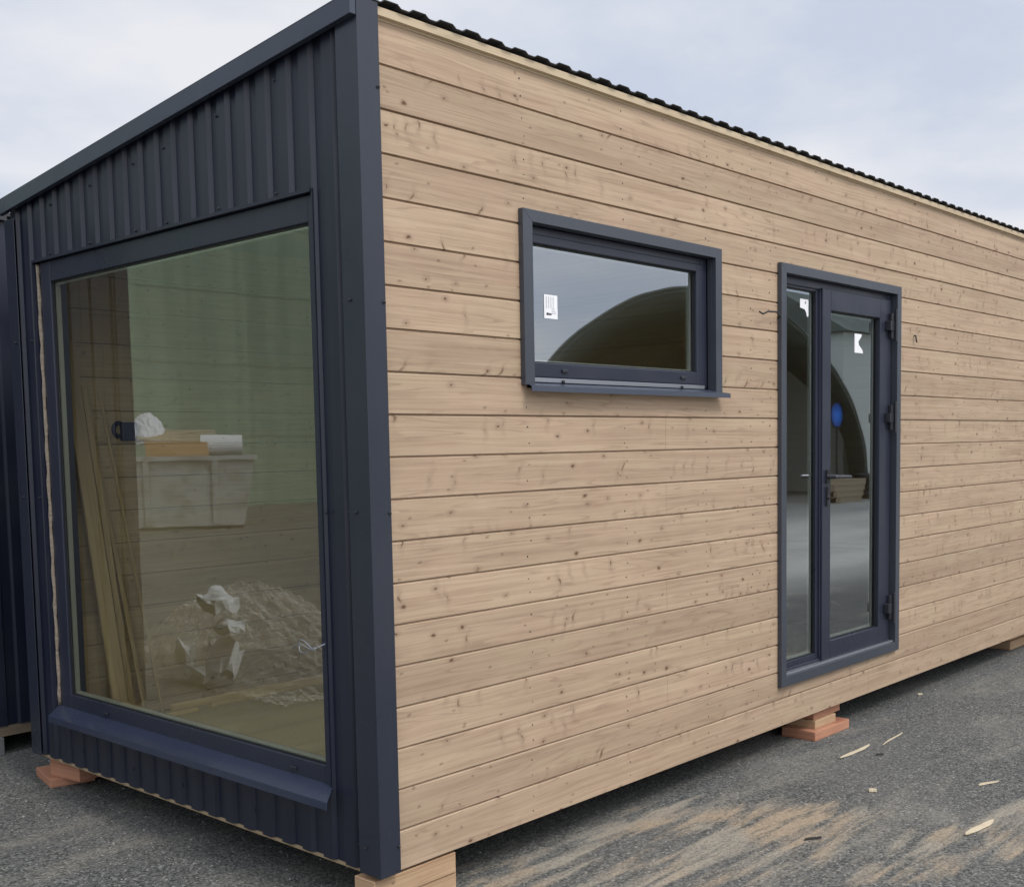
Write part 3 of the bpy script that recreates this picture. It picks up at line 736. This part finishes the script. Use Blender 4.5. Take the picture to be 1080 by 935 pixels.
# ================================================================ litter on the asphalt
m_spl = wood_mat('fresh_splinter', (.60,.52,.39), (.42,.33,.22), knots=False, pitch=.5, contrast=.5, tint=0)
def splinter(a, c, wa, wc, h, lab, mat=m_spl, curl=0.):
    a, c = Vector((*a, G)), Vector((*c, G)); d = c-a; Ln = d.length; n = 8
    b = MB(); vs = []
    for i in range(n+1):
        t = i/n; w_ = (wa+(wc-wa)*t)*(1-.75*abs(2*t-1)**3)*(.92+.10*math.sin(i*1.7+Ln*90))/2; x_ = (t-.5)*Ln; z_ = .003+curl*(2*t-1)**2; yb = .004*math.sin(t*5)
        vs += [(x_,yb-w_,z_),(x_,yb+w_,z_),(x_,yb+w_*.8,z_+h),(x_,yb-w_*.8,z_+h)]
    fs = [(3,2,1,0), (n*4,n*4+1,n*4+2,n*4+3)]
    for i in range(n):
        for j in range(4): fs.append((i*4+j, i*4+(j+1) % 4, (i+1)*4+(j+1) % 4, (i+1)*4+j))
    b.add(vs, fs); o = b.build('wood_splinter', mat, None, loc=((a+c)/2)); o.rotation_euler = (0,0,math.atan2(d.y,d.x))
    tag(o, lab, 'splinter', 'wood splinters on the asphalt'); return o
splinter((2.749,-.264), (3.066,-.261), .018, .024, .006, 'long pale splinter on the asphalt in front of the door stack, nearer of two', curl=.006)
splinter((3.128,-.310), (3.426,-.278), .008, .010, .004, 'thinnest grey wood sliver on the asphalt right of the long pale splinter')
splinter((2.045,-1.168), (2.285,-1.185), .028, .034, .006, 'broad pale wood shaving lying nearest the lower right corner', curl=.004)
splinter((2.740,-.955), (2.860,-1.000), .022, .010, .005, 'small wedge shaped pale chip on the bare asphalt at the right')
splinter((2.345,-.612), (2.375,-.632), .022, .022, .012, 'tiny white chip in the middle of the bare asphalt')
splinter((1.60,-.70), (1.67,-.735), .014, .009, .006, 'small dark wood chip on the sandy patch', mat=m_ink)
splinter((4.36,.04), (4.385,.025), .018, .016, .01, 'tiny white chip on the asphalt far right by the wall')
splinter((2.93,-.37), (2.97,-.385), .012, .016, .006, 'tiny dark chip between the splinters and the pale wedge', mat=m_ink)
r_ = random.Random(11)
kst = Mat('gravel_bit', (.30,.29,.27), .9).m
pb = MB()
for i in range(260):
    x_, y_ = r_.uniform(-.5,5.5), r_.uniform(-1.6,2.6)
    if i % 3 == 0: x_, y_ = r_.uniform(-.4,.3), r_.uniform(.3,2.9)
    s_ = r_.uniform(.002,.006); a_ = r_.uniform(0,3)
    m3 = Matrix.Rotation(a_,3,'Z') @ Matrix.Rotation(r_.uniform(-.5,.5),3,'X')
    pb.obox((x_,y_,G+s_*.35), (s_*1.5,s_,s_*.8), m3)
tag(pb.build('loose_grit', kst), 'loose pale grit scattered over the asphalt', 'grit', kind='stuff')

# ================================================================ what stands in the yard behind the camera (seen in the glass)
# film heap in front of the neighbour's end
def crumple(name, c, size, res, amp, mat, seed, dome=True):
    b = MB(); r_ = random.Random(seed); n = res; vs = []
    ph = [(r_.uniform(4,26), r_.uniform(2,9), r_.uniform(0,6), r_.uniform(.3,1)) for _ in range(14)]
    for j in range(n+1):
        for i in range(n+1):
            u, v = i/n*2-1, j/n*2-1
            rr = min(1., math.sqrt(u*u+v*v)); hz = (1-rr**2.2)*size[2] if dome else 0
            f = sum(q[3]*abs(math.sin(q[0]*u+q[1]*v*(1 if k_ % 2 else -1)+q[2])) for k_, q in enumerate(ph))/8
            vs.append((u*size[0]/2+r_.uniform(-1,1)*.012, v*size[1]/2+r_.uniform(-1,1)*.012, max(.004, hz*(.80+.25*f)+amp*(f-.5)+r_.uniform(-1,1)*amp*.30)))
    fs = [(j*(n+1)+i, j*(n+1)+i+1, (j+1)*(n+1)+i+1, (j+1)*(n+1)+i) for j in range(n) for i in range(n)]
    b.add(vs, fs); return b.build(name, mat, None, loc=c)
def film_mat():
    m = bpy.data.materials.new('clear_film'); m.use_nodes = True; t = m.node_tree; p = t.nodes['Principled BSDF']; o = [n for n in t.nodes if n.type == 'OUTPUT_MATERIAL'][0]
    p.inputs['Base Color'].default_value = (.66,.62,.56,1); p.inputs['Roughness'].default_value = .18
    tr = t.nodes.new('ShaderNodeBsdfTransparent'); mx_ = t.nodes.new('ShaderNodeMixShader'); lw = t.nodes.new('ShaderNodeLayerWeight'); lw.inputs[0].default_value = .30
    mr = t.nodes.new('ShaderNodeMapRange'); mr.inputs[3].default_value = .05; mr.inputs[4].default_value = .9; t.links.new(lw.outputs['Facing'], mr.inputs[0])
    t.links.new(mr.outputs[0], mx_.inputs[0]); t.links.new(tr.outputs[0], mx_.inputs[1]); t.links.new(p.outputs[0], mx_.inputs[2]); t.links.new(mx_.outputs[0], o.inputs['Surface'])
    return m
film = film_mat()
tag(crumple('film_heap', (-2.25,4.15,G), (1.2,2.5,.58), 90, .06, film, 2), 'heap of crumpled clear wrapping film on the asphalt, mirrored low in the picture window', 'film heap')
m_eps = Mat('white_foam', (.62,.63,.63), .7).m
for (y_, z_, sx, sy, sz, rx, ry, rz_, lab) in (
    (3.72,.42,.22,.36,.10,.15,.2,.1,'topmost white foam lump on the film heap mirrored in the picture window'),
    (3.60,.26,.16,.30,.07,.0,.25,.1,'small white foam plate just below the topmost lump in the mirrored heap'),
    (3.68,.05,.10,.40,.20,.05,-.3,.0,'largest white foam slab at the right of the mirrored heap'),
    (4.15,.02,.10,.26,.13,.1,.1,.2,'white foam slab at the left of the largest one in the mirrored heap'),
    (3.95,-.09,.16,.40,.07,0,0,.1,'flat white foam strip lowest in the mirrored heap')):
    b = MB(); r_ = random.Random(int(y_*100)); nn = 5
    P = {}
    for ix in range(nn+1):
        for iy in range(nn+1):
            for iz in (0, 1):
                u, v = ix/nn*2-1, iy/nn*2-1; e_ = 1-.25*max(abs(u),abs(v))**4
                P[ix,iy,iz] = len(b.v); b.v.append((u*sx/2*e_+r_.uniform(-.06,.06)*sx, v*sy/2*e_+r_.uniform(-.05,.05)*sy, (iz-.5)*sz*e_+.25*sz*math.sin(3*u+2*v+y_*9)+r_.uniform(-.10,.10)*sz))
    for ix in range(nn):
        for iy in range(nn):
            b.f += [(P[ix,iy,1],P[ix+1,iy,1],P[ix+1,iy+1,1],P[ix,iy+1,1]), (P[ix,iy+1,0],P[ix+1,iy+1,0],P[ix+1,iy,0],P[ix,iy,0])]; b.mi += [0,0]
    for i_ in range(nn):
        b.f += [(P[i_,0,0],P[i_+1,0,0],P[i_+1,0,1],P[i_,0,1]), (P[i_+1,nn,0],P[i_,nn,0],P[i_,nn,1],P[i_+1,nn,1]), (P[0,i_+1,0],P[0,i_,0],P[0,i_,1],P[0,i_+1,1]), (P[nn,i_,0],P[nn,i_+1,0],P[nn,i_+1,1],P[nn,i_,1])]; b.mi += [0]*4
    o = b.build('foam_piece', m_eps, None, loc=(-1.72,y_,z_+.02), bevel=.004); o.rotation_euler = (rx,ry,rz_); tag(o, lab, 'foam piece', 'white foam pieces on the film heap')

# skip (tapered white tub) with odds and ends
sk = empty('white_skip', (-10.37,18.14,G), R(35)); tag(sk, 'dirty white tapered waste skip mirrored at mid height in the picture window', 'skip')
b = MB(); k = Mat('skip_paint', (.52,.52,.50), .55); k.col(k.mix(k.rng(k.noise(None, 3., 5.), .45, .7), (.40,.41,.39), (.28,.27,.24))); m_skip = k.m
hx, hy = 1.25, .8
def tub(bx, by, tx, ty, z0, z1, th=.04):
    V = [(-bx,-by,z0),(bx,-by,z0),(bx,by,z0),(-bx,by,z0),(-tx,-ty,z1),(tx,-ty,z1),(tx,ty,z1),(-tx,ty,z1)]
    V += [(-tx+th,-ty+th,z1),(tx-th,-ty+th,z1),(tx-th,ty-th,z1),(-tx+th,ty-th,z1),(-bx+th,-by+th,z0+.05),(bx-th,-by+th,z0+.05),(bx-th,by-th,z0+.05),(-bx+th,by-th,z0+.05)]
    b.add(V, [(3,2,1,0),(0,1,5,4),(1,2,6,5),(2,3,7,6),(3,0,4,7),(4,5,9,8),(5,6,10,9),(6,7,11,10),(7,4,8,11),(8,9,13,12),(9,10,14,13),(10,11,15,14),(11,8,12,15),(12,13,14,15)])
tub(1.02,.7,hx,.85,.06,1.45); b.build('tub', m_skip, sk, bevel=.01)
b = MB(); frame(b, 'z' if False else 'y', 0,0,(0,0,0,0),(0,0,0,0)); b = MB()
b.box(-hx-.04,hx+.04,-.90,-.851,1.38,1.47); b.box(-hx-.04,hx+.04,.851,.90,1.38,1.47); b.box(-hx-.06,-hx-.001,-.85,.85,1.38,1.47); b.box(hx+.001,hx+.06,-.85,.85,1.38,1.47)
for xx in (-.55,.75): b.prism([(xx,-.90,1.38),(xx,-.75,.1),(xx,-.69,.1),(xx,-.84,1.38)], (.12,0,0))
b.build('rim', m_skip, sk)
b = MB(); b.box(-1.0,1.0,-.68,.68,0,.055); b.build('skid', m_frame2, sk)
def inskip(lx, ly, lz):
    a = sk.rotation_euler.z; return (-10.37+lx*math.cos(a)-ly*math.sin(a), 18.14+lx*math.sin(a)+ly*math.cos(a), G+lz)
a_ = sk.rotation_euler.z
k = Mat('cardboard', (.45,.28,.14), .85).m
b = MB(); b.box(-.6,.6,-.5,.3,-.2,.30); b.v = [(x+random.uniform(-.06,.06),y+random.uniform(-.05,.05),z+random.uniform(-.06,.06)) for x,y,z in b.v]
o = b.build('cardboard_box', k, None, loc=inskip(.25,-.2,1.45)); o.rotation_euler = (0,.05,a_); tag(o, 'crushed brown cardboard box on top of the waste skip', 'box')
b = MB(); b.tube([(-.42,0,0),(.40,0,0)], .22, 20); o = b.build('film_roll', m_eps, None, loc=inskip(-.62,-.35,1.66)); o.rotation_euler = (0,0,a_); tag(o, 'white roll of wrap on top of the waste skip beside the cardboard', 'roll')
for i in range(7):
    b = MB(); b.box(-.85,.85,-.02,.02,-.014,.014); o = b.build('slat', m_spl, None, loc=inskip(.35+.1*(i%3),-.50+.07*i,1.80+.030*i)); o.rotation_euler = (0, R(-3+1.5*(i%5)), a_+R(-5+2*i))
    tag(o, ('lowest pale slat', 'second lowest pale slat', 'third pale slat from below', 'middle pale slat', 'third pale slat from the top', 'second highest pale slat', 'topmost pale slat')[i]+' lying across the load of the waste skip', 'slat', 'slats on the waste skip')
o = crumple('plastic_sheet', inskip(.85,0,1.7), (1.0,.9,.62), 24, .05, Mat('milky_film', (.62,.63,.66), .4).m, 5); o.rotation_euler = (0,0,a_); tag(o, 'milky plastic sheet bunched up at the left end of the waste skip', 'plastic sheet')

# green tarpaulin hall beyond the skip
gh = empty('green_tarpaulin_hall', (-14,24,G)); tag(gh, 'tall green tarpaulin hall mirrored across the upper picture window', 'hall')
k = Mat('green_tarp', (.10,.165,.13), .6); x, y, z = k.xyz()
fz = k.noise(k.vec(k.math('MULTIPLY', x, 2.2), 0., k.math('MULTIPLY', z, .12)), 1., 3.); seam = k.math('LESS_THAN', k.math('FRACT', k.math('DIVIDE', z, 1.9)), .025)
k.col(k.mix(k.math('MULTIPLY', seam, .45), k.mix(k.rng(fz,.35,.65), (.180,.250,.185), (.230,.305,.225)), (.04,.07,.055))); m_tarp = k.m
b = MB(); n = 300; x0_, x1_ = -22., 20.; vs = []
for i in range(n+1):
    xx = x0_+(x1_-x0_)*i/n; d = .05*math.sin(xx*2.1)+.035*math.sin(xx*5.7+1)+.03*math.sin(xx*11.3) ; d *= (1.8 if -4 < xx < 8 else .5)
    vs += [(xx, d*.9, 0), (xx, d*.6-.05, 5.), (xx, d*.25, 10.2)]
b.add(vs, [(3*i+j, 3*i+3+j, 3*i+4+j, 3*i+1+j) for i in range(n) for j in (0,1)]); b.build('front_wall', m_tarp, gh, smooth=True)
b = MB(); b.box(x0_, x1_, .3, 18, 0, 10.1); b.build('body', m_tarp, gh)
b = MB(); b.prism([(x0_-.2,-.15,10.15),(x0_-.2,9,12.4),(x0_-.2,18.3,10.15)], (x1_-x0_+.4,0,0)); b.build('roof', m_tarp, gh)

# arched workshop seen in window and door glass
ah = empty('arched_workshop', (20.6,-11.9,G)); tag(ah, 'open arched workshop tent with dark inside, mirrored in the small window and the door', 'workshop tent')
k = Mat('tent_skin', (.085,.095,.085), .7); k.col(k.mix(k.rng(k.noise(None,1.2,4.),.4,.65), (.10,.125,.105), (.15,.18,.15))); m_tent = k.m
A_, H_ = 7.7, 5.1; n = 64; DEP = 9.
b = MB()
def arc(a_x, h, y, s_=n): return [(a_x*math.cos(math.pi*i/s_)-y*1.15, y, h*math.sin(math.pi*i/s_)) for i in range(s_+1)]
o1, o2, i1, i2 = arc(A_,H_,0), arc(A_,H_,-DEP), arc(A_-.12,H_-.12,0), arc(A_-.12,H_-.12,-DEP)
m_ = n+1; vs = o1+o2+i1+i2; fs = []
for i in range(n): fs += [(i,i+1,m_+i+1,m_+i), (2*m_+i+1,2*m_+i,3*m_+i,3*m_+i+1), (i+1,i,2*m_+i,2*m_+i+1)]
b.add(vs, fs); b.build('vault', m_tent, ah, smooth=True)
b = MB(); b.prism(i2, (0,-.1,0)); b.build('back_wall', m_tent, ah)
b = MB(); b.tube(arc(A_+.0,H_+.0,.0), .035, 8); b.build('front_rib', Mat('tent_rib', (.12,.14,.12), .5).m, ah, smooth=True)
b = MB(); b.box(-3.2,-.6,0,.03,0,1.9); 
m_mark = Mat('banner_marks', (.55,.56,.58), .7).m
bn = empty('hanging_banner', (23.6,-12.4,2.15)); tag(bn, 'dark hanging banner with rows of pale marks in the arched workshop mouth', 'banner')
b = MB(); b.box(-.8,.8,-.02,.0,0,1.85); b.build('cloth', Mat('banner_cloth', (.035,.045,.045), .8).m, bn)
b = MB(); r_ = random.Random(9)
for j in range(8):
    for i in range(2):
        xx = .45-i*.6; w_ = r_.uniform(.2,.4); zz_ = .15+j*.21; b = MB(); b.box(xx-w_/2, xx+w_/2, .001, .006, zz_, zz_+r_.uniform(.05,.10)); b.build('pale_mark', m_mark, bn)
bl = empty('work_lamp', (26.95,-12.2,G)); tag(bl, 'small blue glowing work lamp on a stand in the arched workshop mouth', 'lamp')
b = MB(); b.tube([(0,0,0),(0,0,2.0)], .025, 8); b.build('stand', m_frame2, bl)
b = MB(); b.box(-.32,.32,-.12,.0,1.9,2.6); b.build('housing', m_frame2, bl)
me_ = bpy.data.materials.new('blue_glow'); me_.use_nodes = True; p = me_.node_tree.nodes['Principled BSDF']; p.inputs['Base Color'].default_value = (.02,.1,.4,1); p.inputs['Emission Color'].default_value = (.03,.22,.9,1); p.inputs['Emission Strength'].default_value = 1.0
t_ = me_.node_tree; c_ = t_.nodes.new('ShaderNodeTexCoord'); g_r = t_.nodes.new('ShaderNodeMapping'); g_r.inputs['Location'].default_value = (0,0,-2.25); ln_ = t_.nodes.new('ShaderNodeVectorMath'); ln_.operation = 'LENGTH'; mr_ = t_.nodes.new('ShaderNodeMapRange'); mr_.inputs[1].default_value = .0; mr_.inputs[2].default_value = .34; mr_.inputs[3].default_value = .55; mr_.inputs[4].default_value = .0
t_.links.new(c_.outputs['Object'], g_r.inputs[0]); t_.links.new(g_r.outputs[0], ln_.inputs[0]); t_.links.new(ln_.outputs['Value'], mr_.inputs[0]); t_.links.new(mr_.outputs[0], p.inputs['Emission Strength'])
b = MB(); n = 16; b.prism([(.30*math.cos(i*2*math.pi/n), .002, 2.25+.34*math.sin(i*2*math.pi/n)) for i in range(n)], (0,.02,0)); b.build('lens', me_, bl)

# pale grey-green hall right of it
ph = empty('pale_tent_hall', (41.5,-13.2,G)); tag(ph, 'pale grey green tent hall mirrored in the right part of the door glass', 'hall')
k = Mat('pale_tarp', (.78,.81,.74), .7); m_pt = k.m
b = MB(); b.box(-12.2,22,-4.5,0,0,4.75); b.build('body', m_pt, ph); b = MB(); b.prism([(-12.4,.25,4.755),(-12.4,-2.2,6.2),(-12.4,-4.8,4.755)], (34.6,0,0)); b.build('roof', m_tent, ph)

# clutter at the workshop mouth
def tyre(loc, lab, lay=True):
    e_ = empty('tyre', loc); tag(e_, lab, 'tyre', 'tyres at the workshop mouth')
    b = MB(); n = 24; pr = [(.20,-.09),(.30,-.11),(.34,-.07),(.34,.07),(.30,.11),(.20,.09)]; vs = []; fs = []
    for i in range(n):
        a = i*2*math.pi/n
        for r_, h_ in pr: vs.append((r_*math.cos(a), r_*math.sin(a), h_))
    q = len(pr)
    for i in range(n):
        for j in range(q): fs.append((i*q+j, ((i+1)%n)*q+j, ((i+1)%n)*q+(j+1)%q, i*q+(j+1)%q))
    b.add(vs, fs); o = b.build('rubber', m_black, e_, smooth=True)
    return e_
tyre((26.3,-11.0,G+.11), 'black tyre lying flat, bottom of the pile of three at the workshop mouth')
tyre((26.35,-11.05,G+.33), 'black tyre lying flat, middle of the pile of three at the workshop mouth')
tyre((26.28,-11.0,G+.55), 'black tyre lying flat, top of the pile of three at the workshop mouth')
def pallet(loc, rz, lab):
    e_ = empty('pallet', loc, rz); tag(e_, lab, 'pallet', 'pallets at the workshop mouth')
    b = MB()
    for i in range(6): b.box(-.6,.6,-.4+i*.145,-.31+i*.145,.12,.142)
    b.build('deck', m_trimwood, e_)
    b = MB()
    for yy in (-.4,-.05,.31): b.box(-.6,.6,yy,yy+.09,.0,.119)
    b.build('bearer', m_trimwood, e_)
for i, t_ in enumerate(('bottom','second','third','top')): pallet((24.4+.03*i,-10.9,G+.145*i), .1*i, 'worn wooden pallet, %s of the stack of four at the workshop mouth' % t_)
pallet((28.6,-10.9,G), .5, 'single wooden pallet lying right of the tyre pile at the workshop mouth')
# trees far off on the left, beyond the yard
def leafmat():
    k = Mat('foliage', (.06,.085,.035), .8); k.col(k.mix(k.rng(k.noise(None,1.3,4.),.35,.65), (.035,.055,.022), (.085,.115,.045))); return k.m
m_leaf = leafmat(); m_bark = Mat('bark', (.09,.07,.05), .9).m
def tree(loc, h, seed, lab):
    e_ = empty('broadleaf_tree', loc); tag(e_, lab, 'tree', 'trees beyond the yard'); r_ = random.Random(seed)
    b = MB(); b.tube([(0,0,0),(.1,0,h*.3),(0,.1,h*.7)], [.22,.15,.05], 8)
    for i in range(7):
        a = r_.uniform(0,6.3); zz_ = h*r_.uniform(.3,.6); b.tube([(0,0,zz_),(math.cos(a)*h*.16,math.sin(a)*h*.16,zz_+h*.12),(math.cos(a)*h*.26,math.sin(a)*h*.26,zz_+h*.2)], [.07,.04,.02], 5)
    b.build('trunk', m_bark, e_, smooth=True)
    b = MB(); cl_ = [(r_.gauss(0,.17)*h, r_.gauss(0,.17)*h, h*(.62+r_.gauss(0,.15)), h*r_.uniform(.07,.14)) for _ in range(34)]
    for cx_, cy_, cz_, cr_ in cl_:
        for q in range(90):
            d = Vector((r_.gauss(0,1), r_.gauss(0,1), r_.gauss(0,1))).normalized()*cr_*r_.uniform(.5,1.1); p_ = Vector((cx_,cy_,cz_))+d
            a, c = Vector((r_.gauss(0,1),r_.gauss(0,1),r_.gauss(0,1))).normalized(), Vector((r_.gauss(0,1),r_.gauss(0,1),r_.gauss(0,1))).normalized()
            s_ = r_.uniform(.10,.2); b.add([p_-a*s_, p_+c*s_, p_+a*s_, p_-c*s_], [(0,1,2,3)])
    b.build('crown', m_leaf, e_)
tree((14.0,-13.6,G), 3.7, 3, 'rounded leafy tree at the left foot of the arched workshop'); tree((8.6,-17,G), 5.5, 5, 'leafy tree farther left, away from the arched workshop')
